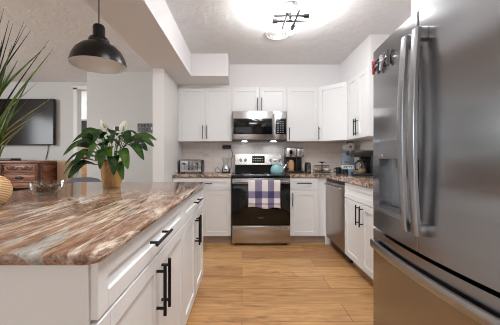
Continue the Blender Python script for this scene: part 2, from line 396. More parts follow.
# uppers
UB, UT = 1.367, 2.137
k = cabinet('wall_cabinet', 'white two-door wall cabinet above the toaster', 'cabinet', (-.908, 3.715, 0), 0, .765, .30, UB, UT-.001, False, group='wall cabinets')
front(k, 'door', 0, .3825, UB, UT, ((.353, 1.40), (.353, 1.59))); front(k, 'door', .3825, .765, UB, UT, ((.412, 1.40), (.412, 1.59)))
k = cabinet('wall_cabinet', 'short white two-door wall cabinet above the microwave', 'cabinet', (-.141, 3.715, 0), 0, .778, .30, 1.785, UT-.001, False, group='wall cabinets')
front(k, 'door', 0, .389, 1.785, UT, ((.36, 1.80), (.36, 1.98))); front(k, 'door', .389, .778, 1.785, UT, ((.418, 1.80), (.418, 1.98)))
k = cabinet('wall_cabinet', 'white single-door wall cabinet right of the microwave', 'cabinet', (.639, 3.715, 0), 0, .454, .30, UB, UT-.001, False, group='wall cabinets')
front(k, 'door', 0, .454, UB, UT, ((.03, 1.385), (.03, 1.56)))
k = thing('corner_wall_cabinet', 'white wall cabinet set diagonally across the corner', 'cabinet', (1.096, 3.712, 0), 0, 'wall cabinets')
b = BM(); prism(b, [(0, .303), (0, 0), (.297, -.297), (.597, -.297), (.597, .303)], UB, UT-.001); obj('body', b, 'white', k)
d = front(k, 'door', .004, .416, UB, UT, ((.030, 1.385), (.030, 1.57))); d.rotation_euler.z = -PI/4
k = cabinet('wall_cabinet', 'white two-door wall cabinet on the right wall next to the refrigerator', 'cabinet', (1.40, 3.412, 0), -PI/2, .592, .30, UB, UT-.001, False, group='wall cabinets')
front(k, 'door', 0, .296, UB, UT, ((.268, 1.40), (.268, 1.60)), 'blackmetal'); front(k, 'door', .296, .592, UB, UT, ((.324, 1.40), (.324, 1.60)), 'blackmetal')
k = cabinet('wall_cabinet', 'white two-door cabinet above the refrigerator', 'cabinet', (1.06, 1.60, 0), -PI/2, .92, .64, 1.84, 2.45, False, group='wall cabinets')
front(k, 'door', 0, .46, 1.84, 2.44); front(k, 'door', .46, .92, 1.84, 2.44)
# island (fronts face +x)
k = cabinet('island_cabinet', 'white island cabinet nearest the camera, wide drawer over two doors', 'cabinet', (-.362, .616, 0), PI/2, .914, .60, .10, CTI, group='island cabinets', tm='white')
front(k, 'drawer_front', 0, .914, .742, .884, ((.325, .815), (.525, .815)), 'blackmetal', st=.05)
front(k, 'door', 0, .457, .106, .737, ((.425, .50), (.425, .705)), 'blackmetal', .007); front(k, 'door', .457, .914, .106, .737, ((.489, .50), (.489, .705)), 'blackmetal', .007)
bx('end_panel', 'white', k, -.006, 0, -.001, 1.0, .001, CTI)
k = cabinet('island_cabinet', 'white island cabinet at the range end, drawer over two doors', 'cabinet', (-.362, 1.532, 0), PI/2, .764, .60, .10, CTI, group='island cabinets', tm='white')
front(k, 'drawer_front', 0, .764, .742, .884, ((.28, .815), (.48, .815)), 'blackmetal', st=.05)
front(k, 'door', 0, .382, .106, .737, ((.352, .50), (.352, .705)), 'blackmetal', .007); front(k, 'door', .382, .764, .106, .737, ((.412, .50), (.412, .705)), 'blackmetal', .007)
k = thing('island_back_panel', 'white panelled back of the island under the stone overhang', 'panel', (-.964, .63, 0))
bx('panel', 'white', k, -.33, 0, .002, 1.655, .001, CTI)
for i in range(3): bx('panel_trim', 'white', k, -.342, -.33, .05+i*.54, .05+i*.54+.47, .12, .82, .004)

# ------------------------------------------------------------------ worktops
def slab(poly, z0, z1, bev, name, m, label, cat):
    b = BM(); prism(b, poly, z0, z1)
    bmesh.ops.bevel(b, geom=[e for e in b.edges if abs(e.verts[0].co.z-e.verts[1].co.z) < 1e-5], offset=bev, segments=3, affect='EDGES', profile=.5)
    return tag(obj(name, b, m, ang=50), label, cat)
r = .035; cor = lambda cx, cy, a0: [(cx+r*math.cos(a0+PI/2*i/4), cy+r*math.sin(a0+PI/2*i/4)) for i in range(5)]
slab(cor(-.321-r, .575+r, -PI/2)+cor(-.321-r, 2.315-r, 0)+cor(-1.47+r, 2.315-r, PI/2)+cor(-1.47+r, .575+r, PI), CTI+.0005, .917, .009,
     'island_worktop', 'island_stone', 'polished brown and cream veined stone slab on the white island', 'countertop')
slab([(-.911, 3.39), (-.139, 3.39), (-.139, 4.01), (-.911, 4.01)], CT+.0005, .915, .006, 'worktop', 'granite', 'speckled granite worktop under the toaster', 'countertop')
slab([(.627, 3.39), (1.08, 3.39), (1.08, 1.612), (1.695, 1.612), (1.695, 4.01), (.627, 4.01)], CT+.0005, .915, .006, 'worktop', 'granite', 'L-shaped speckled granite worktop running round the corner to the refrigerator', 'countertop')

# ------------------------------------------------------------------ range
x0, x1 = -.133, .622
R = thing('range', 'stainless freestanding electric range with black glass oven door', 'stove', (x0, 3.36, 0))
W = x1-x0
bx('body', 'fridge_side', R, .002, W-.002, 0, .64, .03, .872)
b = BM(); box(b, 0, W, -.022, .60, .873, .907, .006); obj('cooktop', b, 'glassblack', R)
b = BM()
for cx, cy, rr in ((.19, .17, .10), (.56, .17, .085), (.19, .43, .075), (.56, .43, .10)):
    lathe(b, [(rr, .9071), (rr, .9076), (rr-.004, .9076), (rr-.004, .9071)], (cx, cy, 0), 40, True)
obj('burner_ring', b, 'greyplastic', R)
bg = BM(); prism(bg, [(.54, .907), (.64, .907), (.64, 1.19), (.575, 1.19)], .03, W-.03, 'x'); bgo = obj('backguard', bg, 'glassblack', R)
b = BM(); prism(b, [(.5485, 1.03), (.56, 1.03), (.59, 1.188), (.5735, 1.188)], .03, W-.03, 'x'); obj('control_panel', b, 'steel', bgo)
def on_bg(z): return .5735-(1.188-z)*.158
for kx in (.115, .185, .565, .635, .70):
    b = BM(); y = on_bg(1.105); cyl(b, (kx, y, 1.105), (kx, y-.03, 1.10), .021, .018, 20); box(b, kx-.003, kx+.003, y-.036, y-.028, 1.085, 1.118, .001)
    obj('knob', b, 'chrome', bgo)
b = BM(); prism(b, [(on_bg(1.05)-.002, 1.055), (on_bg(1.05)+.01, 1.055), (on_bg(1.165)+.01, 1.165), (on_bg(1.165)-.002, 1.165)], .285, .475, 'x'); dsp = obj('display', b, 'glassblack', bgo)
b = BM()
for i in range(6): y = on_bg(1.12); box(b, .30+i*.027, .316+i*.027, y-.0045, y-.002, 1.118, 1.127)
for i in range(6): y = on_bg(1.085); box(b, .30+i*.027, .316+i*.027, y-.0045, y-.002, 1.083, 1.09)
obj('display_marks', b, 'label', dsp)
dr = BM(); box(dr, .003, W-.003, -.03, 0, .268, .868, .004); dro = obj('oven_door', dr, 'steel', R)
bx('oven_window', 'glassblack', dro, .005, W-.005, -.0335, -.029, .270, .805, .001)
b = BM()
for i in range(9): box(b, W/2-.035+i*.008, W/2-.030+i*.008, -.0345, -.033, .36, .367)
obj('badge', b, 'chrome', dro)
b = BM(); tube(b, curve([(.035, -.030, .832), (.045, -.062, .832), (.16, -.076, .832), (W/2, -.080, .832), (W-.16, -.076, .832), (W-.045, -.062, .832), (W-.035, -.030, .832)], 6), .0125, 12); obj('handle', b, 'steel', dro)
dw = BM(); box(dw, .003, W-.003, -.026, 0, .034, .262, .004); dwo = obj('storage_drawer', dw, 'steel', R)
b = BM()
arc = [(.04+(W-.08)*i/14, .224-.024*math.sin(PI*i/14)) for i in range(15)]
prism(b, arc+[(x, .250) for x, z in reversed(arc)], -.046, -.024, 'y'); obj('handle', b, 'steel', dwo)
for fx_ in (.05, W-.05):
    for fy in (.05, .58): b = BM(); cyl(b, (fx_, fy, 0), (fx_, fy, .031), .016); obj('foot', b, 'black', R)

# towel over the oven handle: a sheet with soft folds, hanging front and back of the bar
T = BM(); cols = 40; rows = []
path = [(-.108-.004*i/12, -.004-.312*i/12) for i in range(12, -1, -1)]+[(-.106, .008), (-.098, .016), (-.082, .018), (-.066, .014), (-.060, .004)]+[(-.058, -.03-.12*i/4) for i in range(5)]
grid = []
for i, (py, pz) in enumerate(path):
    row = []
    for j in range(cols+1):
        u = j/cols; a = max(0, -pz)/.35
        row.append(T.verts.new((u*.402+.008*math.sin(pz*9)*(u-.5), py+.007*a*math.sin(u*17+1)*(1 if i < 14 else .3)-(.004*a if i < 14 else 0), pz+(.012*math.sin(u*9)*a-.02*a*u if i < 3 else 0))))
    grid.append(row)
for A, B in zip(grid, grid[1:]):
    for j in range(cols): T.faces.new((A[j], A[j+1], B[j+1], B[j]))
t = tag(obj('dish_towel', T, 'towel', None, (.078, 3.36, .832), 80), 'purple and cream plaid dish towel hanging on the oven handle', 'towel')
md = t.modifiers.new('cloth_thickness', 'SOLIDIFY'); md.thickness = .003; md.offset = 1

# ------------------------------------------------------------------ microwave
Mw = thing('microwave', 'stainless over-the-range microwave with black window under short cabinet', 'microwave', (-.133, 3.62, 1.375))
mw, mh = .755, .406
bx('body', 'fridge_side', Mw, .001, mw-.001, .03, .385, .008, mh)
bx('door', 'steel', Mw, 0, .565, 0, .03, .012, mh, .003)
bx('window', 'glassblack', Mw, .012, .55, -.002, .004, .085, .305, .001)
bx('control_column', 'steel', Mw, .567, mw, 0, .03, .012, mh, .003)
cp = bx('control_panel', 'glassblack', Mw, .60, mw-.006, -.002, .004, .085, .305, .001)
b = BM()
for i in range(3):
    for j in range(6): box(b, .625+i*.035, .645+i*.035, -.0035, -.001, .105+j*.030, .118+j*.030)
obj('button', b, 'greyplastic', cp)
b = BM(); tube(b, curve([(.578, 0, .045), (.578, -.03, .055), (.578, -.036, .2), (.578, -.03, .345), (.578, 0, .355)], 6), .011, 12); obj('handle', b, 'steel', Mw)
bx('vent_panel', 'black', Mw, 0, mw, .002, .385, -.002, .012, .001)
for lx in (.17, .585):
    b = BM(); box(b, lx-.035, lx+.035, .10, .15, -.006, -.002, .001); obj('lamp_lens', b, 'cooklight', Mw)
    l = bpy.data.lights.new('cooktop_lamp', 'SPOT'); l.energy = .6; l.color = (.86, .93, 1); l.spot_size = 2.4; l.spot_blend = .6; l.shadow_soft_size = .02
    lo = bpy.data.objects.new('cooktop_lamp', l); C.objects.link(lo); lo.parent = Mw; lo.location = (lx, .22, -.012); lo.rotation_euler = (.25, 0, 0)

# ------------------------------------------------------------------ dishwasher
Dw = thing('dishwasher', 'stainless dishwasher between the corner and two-door base cabinet', 'dishwasher', (1.115, 3.392, 0), -PI/2)
bx('body', 'fridge_side', Dw, .004, .60, .03, .55, .10, .872)
bx('door', 'steel_warm', Dw, .003, .602, -.018, .03, .115, .835, .004)
bx('control_strip', 'black', Dw, .003, .602, -.010, .03, .838, .870, .003)
b = BM(); tube(b, curve([(.05, -.018, .80), (.055, -.05, .80), (.3, -.055, .80), (.55, -.05, .80), (.555, -.018, .80)], 6), .011, 12); obj('handle', b, 'steel', Dw)
bx('kick_plate', 'black', Dw, .004, .60, .05, .09, .001, .10)
b = BM()
for i in range(8): box(b, .006, .0075, 0, .001, .2, .201)
b.free()

# ------------------------------------------------------------------ refrigerator
FY0, FY1 = .675, 1.588
Fr = thing('refrigerator', 'stainless french-door refrigerator with bottom freezer and ice dispenser', 'refrigerator', (0, 0, 0))
fc = (FY0+FY1)/2
def fx(y, d=0.0): return .800-.034*(1-((y-fc)/.4565)**2)+d
def skin(bm, ya, yb, z0, z1, back=.875, n=14, bev=.004):
    ys = [ya+(yb-ya)*i/n for i in range(n+1)]
    # little rounding at both vertical edges
    poly = [(fx(ys[0])+bev, ys[0])]+[(fx(y), min(max(y, ya+bev), yb-bev)) for y in ys]+[(fx(ys[-1])+bev, ys[-1])]
    poly += [(back, yb), (back, ya)]
    prism(bm, poly, z0, z1)
bx('body', 'fridge_side', Fr, .89, 1.66, FY0+.008, FY1-.008, .02, 1.755)
bx('gasket', 'darkgap', Fr, .868, .892, FY0+.01, FY1-.01, .06, 1.75)
ym = fc+.002
b = BM(); skin(b, FY0+.002, fc-.002, .720, 1.77); rd = obj('door', b, 'fridge', Fr, ang=30)
# dispenser door: pieces round the recess, one mesh
DA, DBy, D0, D1 = 1.225, 1.492, .845, 1.125
b = BM(); skin(b, fc+.002, FY1-.002, D1, 1.77); skin(b, fc+.002, FY1-.002, .720, D0); skin(b, fc+.002, DA, D0, D1, bev=.0005, n=4); skin(b, DBy, FY1-.002, D0, D1, bev=.0005, n=4)
ld = obj('door', b, 'fridge', Fr, ang=30)
b = BM(); box(b, .86, .868, DA-.002, DBy+.002, D0, D1); obj('dispenser_niche', b, 'fridge_handle', ld)
b = BM(); skin(b, DA, DBy, D1+.001, 1.222, bev=.001, n=6, back=.8)
for v in b.verts: v.co.x -= .003
pn = obj('dispenser_panel', b, 'fridge_handle', ld)
b = BM(); skin(b, DA-.004, DBy+.004, D0-.012, D0+.012, n=8, back=.86)
for v in b.verts: v.co.x -= .012
obj('drip_tray', b, 'fridge_handle', ld)
b = BM(); cyl(b, (.815, 1.37, D1-.045), (.815, 1.37, D1), .012, .018); obj('spout', b, 'greyplastic', ld)
b = BM(); box(b, fx(1.46)-.006, fx(1.46)+.005, 1.432, 1.472, 1.135, 1.152, .002); obj('dispenser_button', b, 'chrome', pn)
# freezer
b = BM(); skin(b, FY0+.002, FY1-.002, .06, .702, n=24); fz = obj('freezer_drawer', b, 'fridge', Fr, ang=30)
def strap(bm, path, w, t, axis):
    """flat bar swept along a path; w = width along axis, t = thickness"""
    path = [Vector(p) for p in path]; n = len(path); rings = []
    ax = Vector(axis)
    for i, p in enumerate(path):
        tg = (path[min(i+1, n-1)]-path[max(i-1, 0)]).normalized(); nn = tg.cross(ax).normalized()
        c = .3
        ring = []
        for a, bb in ((1, -1+c), (1, 1-c), (1-c, 1), (-1+c, 1), (-1, 1-c), (-1, -1+c), (-1+c, -1), (1-c, -1)):
            ring.append(bm.verts.new(p+ax*(a*w/2)+nn*(bb*t/2)))
        rings.append(ring)
    for A, B in zip(rings, rings[1:]):
        for k_ in range(8): bm.faces.new((A[k_], A[(k_+1) % 8], B[(k_+1) % 8], B[k_]))
    bm.faces.new(list(reversed(rings[0]))); bm.faces.new(rings[-1])
for yy, dd in ((fc+.034, ld), (fc-.042, rd)):
    b = BM()
    pts = [(.732-.020*math.sin(PI*i/24), yy, .805+(1.672-.805)*i/24) for i in range(25)]
    strap(b, pts, .042, .018, (0, 1, 0))
    box(b, .728, fx(yy)+.002, yy-.021, yy+.021, 1.625, 1.675, .005); box(b, .728, fx(yy)+.002, yy-.021, yy+.021, .802, .85, .005)
    obj('handle', b, 'fridge_handle', dd)
b = BM()
pts = [(.742+.030*(2*i/24-1)**2, FY0+.04+(FY1-FY0-.08)*i/24, .628) for i in range(25)]
strap(b, pts, .044, .018, (0, 0, 1))
for yy in (FY0+.05, FY1-.05): box(b, .762, fx(yy)+.002, yy-.014, yy+.014, .608, .648, .004)
obj('handle', b, 'fridge_handle', fz)
bx('hinge_cover', 'greyplastic', Fr, .82, .90, FY1-.12, FY1-.02, 1.771, 1.79, .004); bx('hinge_cover', 'greyplastic', Fr, .82, .90, FY0+.02, FY0+.12, 1.771, 1.79, .004)
for fy in (FY0+.08, FY1-.08):
    for fx_ in (.92, 1.6): b = BM(); cyl(b, (fx_, fy, 0), (fx_, fy, .021), .02); obj('foot', b, 'black', Fr)
bx('kick_grille', 'black', Fr, .84, .89, FY0+.02, FY1-.02, .008, .058)
# clip magnets
def clip(y, z, a, m1, m2, label):
    g = thing('magnet_clip', label, 'magnet', (fx(y)-.006, y, z), 0, 'magnet clips on the refrigerator door'); g.rotation_euler = (a, 0, 0); g.scale = (.9, .85, .85)
    b = BM(); prism(b, [(-.030, .040), (-.016, .044), (.002, .006), (.014, .044), (.028, .038), (.012, -.010), (.006, -.050), (-.008, -.050), (-.012, -.010)], -.016, -.004, 'x')
    o = obj('clip_jaw', b, m1, g); b = BM(); prism(b, [(-.018, .018), (.018, .018), (.014, -.03), (-.014, -.03)], -.004, 0, 'x'); obj('magnet_pad', b, m2, g)
    b = BM(); cyl(b, (-.018, -.014, .004), (-.018, .014, .004), .005, seg=10); obj('hinge_pin', b, 'chrome', g)
clip(1.530, 1.665, .15, 'red', 'black', 'red plastic magnet clip, leftmost in the row on the refrigerator')
clip(1.478, 1.650, -.35, 'black', 'black', 'black magnet clip right beside the red one on the refrigerator')
clip(1.425, 1.655, .35, 'lilac', 'black', 'pale grey magnet clip between the two dark ones on the refrigerator')
clip(1.368, 1.655, -.3, 'darkinside', 'black', 'dark grey magnet clip nearest the refrigerator handles')

# ------------------------------------------------------------------ ceiling light and vent
L = thing('ceiling_light', 'dark metal ceiling light with four crossing rods and lit globe bulbs', 'light', (.42, 2.26, CZ))
b = BM(); lathe(b, [(.065, 0), (.065, -.012), (.055, -.024), (.0, -.024)], (-.0, 0, 0), 32); obj('canopy', b, 'rodmetal', L)
b = BM(); cyl(b, (0, 0, -.02), (0, 0, -.128), .012); obj('stem', b, 'rodmetal', L)
for (ax, off, s, z) in (('x', -.045, 1, -.118), ('x', .045, -1, -.118), ('y', -.045, -1, -.130), ('y', .045, 1, -.130)):
    V = (lambda t_, z=z, off=off: (t_, off, z)) if ax == 'x' else (lambda t_, z=z, off=off: (off, t_, z))
    b = BM(); cyl(b, V(-.15*s), V(.11*s), .009, seg=12); rdn = obj('rod', b, 'rodmetal', L)
    b = BM(); cyl(b, V(.105*s), V(.155*s), .018, .020, 18); obj('socket', b, 'rodmetal', rdn)
    b = BM(); c_ = V(.188*s); ball(b, c_, .036); bo = obj('bulb', b, 'bulb', rdn)
    l = bpy.data.lights.new('bulb_light', 'POINT'); l.energy = 7.6; l.color = (.97, .985, 1); l.shadow_soft_size = .02
    lo = bpy.data.objects.new('bulb_light', l); C.objects.link(lo); lo.parent = bo; lo.location = c_
b = BM()
for rr in (.135, .105, .075, .045):
    lathe(b, [(rr, 0), (rr, -.010), (rr-.016, -.016), (rr-.020, -.002), (rr-.02, 0)], (0, 0, 0), 48, True)
lathe(b, [(.02, 0), (.02, -.012), (0, -.016)], (0, 0, 0), 32)
v = tag(obj('ceiling_vent', b, 'trim', None, (.385, 2.77, CZ-.001)), 'round white ringed ceiling vent behind the ceiling light', 'vent')

PN = thing('added_fill_panel', 'added square fill-light panel, out of view over the near end of the kitchen', 'light', (.30, .80, CZ))  # made-up fixture out of view, carries the kitchen fill light
b = BM(); box(b, -.31, .31, -.31, .31, -.045, -.001, .004); obj('housing', b, 'trim', PN)
b = BM(); box(b, -.285, .285, -.285, .285, -.050, -.044); obj('diffuser', b, 'fill_panel_diffuser', PN)

# ------------------------------------------------------------------ pendant
P = thing('pendant_lamp', 'black metal dome pendant lamp hanging over the island', 'lamp', (-.875, 1.59, 0))
rz0 = 1.695; PK = .885
prof = [(.178, 0), (.177, .012), (.168, .045), (.145, .085), (.110, .115), (.075, .132), (.058, .138)]
prof = [(r_*PK, z_) for r_, z_ in prof]
b = BM(); inn = [(r_-.004, z_-.002 if z_ > 0 else 0) for r_, z_ in reversed(prof)]
lathe(b, prof, (0, 0, rz0), 56); sh = obj('shade', b, 'pendant_out', P, ang=60)
for f_ in [f_ for f_ in sh.data.polygons if len(f_.vertices) > 8]: pass
bmq = BM(); bmq.from_mesh(sh.data); bmesh.ops.delete(bmq, geom=[f_ for f_ in bmq.faces if len(f_.verts) > 8], context='FACES'); bmq.to_mesh(sh.data); bmq.free()
b = BM(); lathe(b, [(.0, .130)]+inn+[(.174*PK, -.003), (.178*PK, 0)], (0, 0, rz0), 56)
bmesh.ops.delete(b, geom=[f_ for f_ in b.faces if len(f_.verts) > 8], context='FACES'); obj('shade_lining', b, 'pendant_in', sh, ang=60)
b = BM(); lathe(b, [(.058, .136), (.060, .150), (.052, .165), (.036, .172), (.034, .176), (.034, .235), (.028, .245), (.0, .247)], (0, 0, rz0), 32); obj('socket_cap', b, 'pendant_out', P)
b = BM(); cyl(b, (0, 0, rz0+.245), (0, 0, 2.160), .0035, seg=10); obj('cord', b, 'black', P)
b = BM(); lathe(b, [(.06, 2.175), (.06, 2.162), (.02, 2.152), (0, 2.152)], (0, 0, 0), 32); obj('ceiling_canopy', b, 'pendant_out', P)
b = BM(); ball(b, (0, 0, rz0+.092), .024, 1, 1, 1.2); cyl(b, (0, 0, rz0+.11), (0, 0, rz0+.135), .014); obj('bulb', b, 'bulb_pendant', P)

# ------------------------------------------------------------------ things on the island
def leaf_mesh(path, width, fold=.25, prof=lambda t: math.sin(PI*min(1, t**.82))**.62, up=Vector((0, 0, 1))):
    b = BM(); path = [Vector(p) for p in path]; n = len(path); L_ = []; Cc = []; Rr = []
    for i, p in enumerate(path):
        tg = (path[min(i+1, n-1)]-path[max(i-1, 0)]).normalized(); side = tg.cross(up)
        side = side.normalized() if side.length > 1e-3 else Vector((1, 0, 0)); nn = side.cross(tg).normalized()
        h = width/2*prof(i/(n-1))+.0006
        Cc.append(b.verts.new(p)); L_.append(b.verts.new(p-side*h+nn*h*fold)); Rr.append(b.verts.new(p+side*h+nn*h*fold))
    for i in range(n-1):
        b.faces.new((L_[i], Cc[i], Cc[i+1], L_[i+1])); b.faces.new((Cc[i], Rr[i], Rr[i+1], Cc[i+1]))
    bmesh.ops.solidify(b, geom=b.faces[:], thickness=.0008)
    return b
PL = thing('peace_lily', 'potted peace lily with broad dark leaves and white flowers on the island', 'plant', (-.965, 1.93, .9172))
b = BM(); lathe(b, [(.0, .0), (.060, 0), (.064, .01), (.082, .185), (.084, .19), (.078, .19), (.074, .165), (0, .165)], (0, 0, 0), 40); obj('pot', b, 'pot', PL)
b = BM(); lathe(b, [(.076, .1655), (.05, .172), (0, .174)], (0, 0, 0), 30); obj('soil', b, 'soil', PL)
def lily_leaf(az, reach, rise, drop, wd, m='lily_leaf', ln=None):
    d = Vector((math.cos(az), math.sin(az), 0)); p0 = Vector((.03*d.x, .03*d.y, .168))
    stem_end = p0+d*reach*.38+Vector((0, 0, rise)); tip = p0+d*reach+Vector((0, 0, rise-drop)); mid = stem_end.lerp(tip, .5)+Vector((0, 0, .03+drop*.22))
    cv = curve([p0, p0.lerp(stem_end, .6)+Vector((0, 0, rise*.15)), stem_end, mid, tip], 8); k_ = 16
    b = leaf_mesh(cv[k_-2:], wd*.84, .22, up=Vector((random.uniform(-.5, .5), random.uniform(-.9, -.1), 1)))
    tube(b, cv[:k_+1], .003, 6)
    obj('leaf', b, m, PL, ang=60)
RAD = math.radians
for a in ((178, .28, .19, .03, .085), (192, .29, .13, .07, .10), (206, .27, .06, .07, .10), (222, .27, .03, .10, .10), (238, .23, .08, .09, .09), (262, .20, .13, .10, .09), (284, .22, .10, .13, .09),
          (302, .23, .05, .12, .085), (318, .27, .09, .12, .09), (334, .29, .13, .10, .09), (350, .33, .19, .02, .06), (8, .27, .18, .05, .08), (30, .22, .16, .06, .085),
          (60, .22, .17, .06, .085), (95, .2, .18, .06, .09), (130, .24, .18, .06, .09), (155, .27, .19, .05, .09), (214, .22, .14, .03, .10), (232, .26, .00, .09, .09), (310, .26, .0, .10, .08),
          (170, .18, .23, .02, .09), (205, .17, .21, .01, .10), (250, .13, .20, .05, .085), (300, .15, .19, .05, .085), (330, .19, .20, .05, .09), (20, .16, .22, .03, .08), (120, .14, .24, .02, .09), (80, .12, .22, .03, .085), (275, .13, .15, .09, .08)):
    lily_leaf(RAD(a[0]+random.uniform(-4, 4)), *a[1:], m=random.choice(('lily_leaf', 'lily_leaf', 'lily_leaf_mid')))
lily_leaf(RAD(268), .17, .08, .06, .075, 'lily_leaf_light'); lily_leaf(RAD(225), .21, .06, .17, .04, 'lily_leaf_light'); lily_leaf(RAD(290), .16, .11, .08, .06, 'lily_leaf_light')
def lily_flower(px, py, hz, tilt, s, m='spathe'):
    st = BM(); cv = curve([(0, 0, .165), (px*.5, py*.5, .165+(hz-.165)*.6), (px, py, hz)], 8); tube(st, cv, .0025, 6); so = obj('flower_stem', st, 'stem', PL)
    pth = curve([(px, py, hz), (px+tilt*.2, py-.01, hz+s*.4), (px+tilt, py-.006, hz+s)], 8)
    b = leaf_mesh(pth, s*.62, .6, up=Vector((.2, -1, .1))); obj('spathe', b, 'spathe', so, ang=60)
    b = BM(); cyl(b, (px, py-.012, hz+.006), (px+tilt*.4, py-.016, hz+s*.5), .005, .003, 10); obj('spadix', b, 'lily_leaf_light', so)
lily_flower(-.035, -.02, .425, -.03, .075); lily_flower(.10, -.03, .40, .022, .085); lily_flower(.05, .03, .34, 0, .06); lily_flower(-.05, -.06, .30, .01, .05)

B = thing('glass_bowl', 'clear glass bowl holding dried brown pods on the island', 'bowl', (-1.125, 1.50, .9172))
b = BM(); lathe(b, [(.0, .0), (.044, 0), (.066, .014), (.081, .042), (.088, .078), (.085, .079), (.077, .044), (.062, .018), (.04, .007), (0, .006)], (0, 0, 0), 48); obj('bowl', b, 'glass', B, ang=60)
b = BM()
for i in range(240):
    a = random.random()*2*PI; z = random.uniform(.016, .056); rm = .035+(z-.010)*.85; rr = rm*math.sqrt(random.random())*.94
    s = random.uniform(.005, .008)
    if rr+s*.9 > rm+.004: rr = rm-s
    rr_ = bmesh.ops.create_icosphere(b, subdivisions=1, radius=s)['verts']
    M_ = Matrix.Translation((rr*math.cos(a), rr*math.sin(a), z)) @ Matrix.Rotation(random.random()*6, 4, Vector((random.random(), random.random(), 1)).normalized()) @ Matrix.Diagonal((1.5, .9, .7, 1))
    bmesh.ops.transform(b, matrix=M_, verts=rr_)
o = tag(obj('dried_pods', b, 'shell', None, (-1.125, 1.50, .9182)), 'mixed dried brown pods filling the clear glass bowl', 'dried pods'); o['kind'] = 'stuff'

V = thing('grass_plant', 'tall arching grass plant in ribbed wicker ball vase at left edge', 'plant', (-1.125, 1.13, .9172))
b = BM(); lathe(b, [(.0, 0), (.05, 0), (.075, .014), (.094, .045), (.098, .075), (.088, .108), (.066, .130), (.048, .138), (.042, .134), (.06, .122), (.05, .10), (0, .095)], (0, 0, 0), 48); obj('vase', b, 'wicker', V, ang=60)
def blade(tip, wd, m, bow=.12, base=None):
    tip = Vector(tip); a = random.random()*6; p0 = Vector((.025*math.cos(a), .025*math.sin(a), .10)) if base is None else Vector(base)
    hdir = Vector((tip.x-p0.x, tip.y-p0.y, 0)); mid = p0.lerp(tip, .5)+Vector((-hdir.x*bow*1.2, -hdir.y*bow*1.2, tip.z*bow))
    b = leaf_mesh(curve([p0, p0.lerp(mid, .5)+Vector((0, 0, .02)), mid, tip], 8), wd, .5, lambda t_: (.55+.45*min(1, t_*3))*(1-t_**2.2), up=Vector((.1, -1, .15)))
    obj('leaf', b, m, V, ang=60)
def tip_at(px, py, dy):
    """a blade tip, from where the photo shows it and how far it leans (dy) from the vase"""
    y = 1.13+dy; return ((px-242)*y/260+1.125, dy, 1.13+(158-py)*y/260-.9172)
for px, py, dy, wd, m in ((4, 8, -.05, .016, 'blade_dark'), (9, 20, .0, .020, 'blade_dark'), (13, 23, .05, .012, 'blade_dark'), (24, 22, .08, .010, 'blade_dark'), (26, 25, .02, .010, 'blade_dark'),
        (31, 30, .06, .016, 'blade_dark'), (46, 46, .0, .018, 'blade'), (53, 49, .04, .016, 'blade'), (49, 40, .1, .012, 'blade_dark'), (53, 97, .1, .010, 'blade_pale'), (42, 112, .06, .010, 'blade_pale'),
        (38, 82, -.02, .012, 'blade_pale'), (34, 70, .03, .012, 'blade'), (18, 60, .0, .024, 'blade'), (22, 92, -.05, .022, 'blade'), (12, 45, -.06, .022, 'blade'), (2, 40, .0, .020, 'blade_dark'),
        (28, 100, .1, .014, 'blade'), (30, 120, .1, .010, 'blade_pale'), (14, 100, -.1, .018, 'blade'), (6, 75, -.1, .02, 'blade'), (20, 128, -.06, .010, 'blade_pale'), (-14, 10, 0, .018, 'blade'),
        (-30, 20, .05, .016, 'blade_dark'), (-45, 50, 0, .016, 'blade'), (-60, 40, .08, .014, 'blade'), (-70, 90, 0, .014, 'blade_pale'), (-25, 60, -.12, .018, 'blade'), (-50, 110, .1, .012, 'blade_pale'), (-5, 55, .15, .016, 'blade')):
    blade(tip_at(px, py, dy), wd*(1.35 if m == 'blade' else 1), m, random.uniform(.05, .14))

# ------------------------------------------------------------------ dining chair beyond the island
S = thing('dining_chair', 'grey upholstered dining chair with rounded back beyond the far end of the island', 'chair', (-2.02, 3.50, 0), .18)
b = BM(); box(b, -.22, .22, -.21, .22, .42, .49, .03, 4); obj('seat', b, 'fabricgrey', S)
b = BM(); out = [(-.215, .40), (-.228, .72), (-.212, .82), (-.16, .868), (-.08, .884), (0, .888), (.08, .884), (.16, .868), (.212, .82), (.228, .72), (.215, .40)]
prism(b, out, -.27, -.215, 'y'); bmesh.ops.bevel(b, geom=[e for e in b.edges if abs(e.verts[0].co.y-e.verts[1].co.y) < 1e-5], offset=.018, segments=3, affect='EDGES'); obj('backrest', b, 'fabricgrey', S, ang=60)
for sx_ in (-1, 1):
    for sy_ in (-1, 1):
        b = BM(); cyl(b, (sx_*.17, sy_*.17, .43), (sx_*.20, sy_*.21, 0), .018, .013, 12); obj('leg', b, 'sideboard_dark', S)

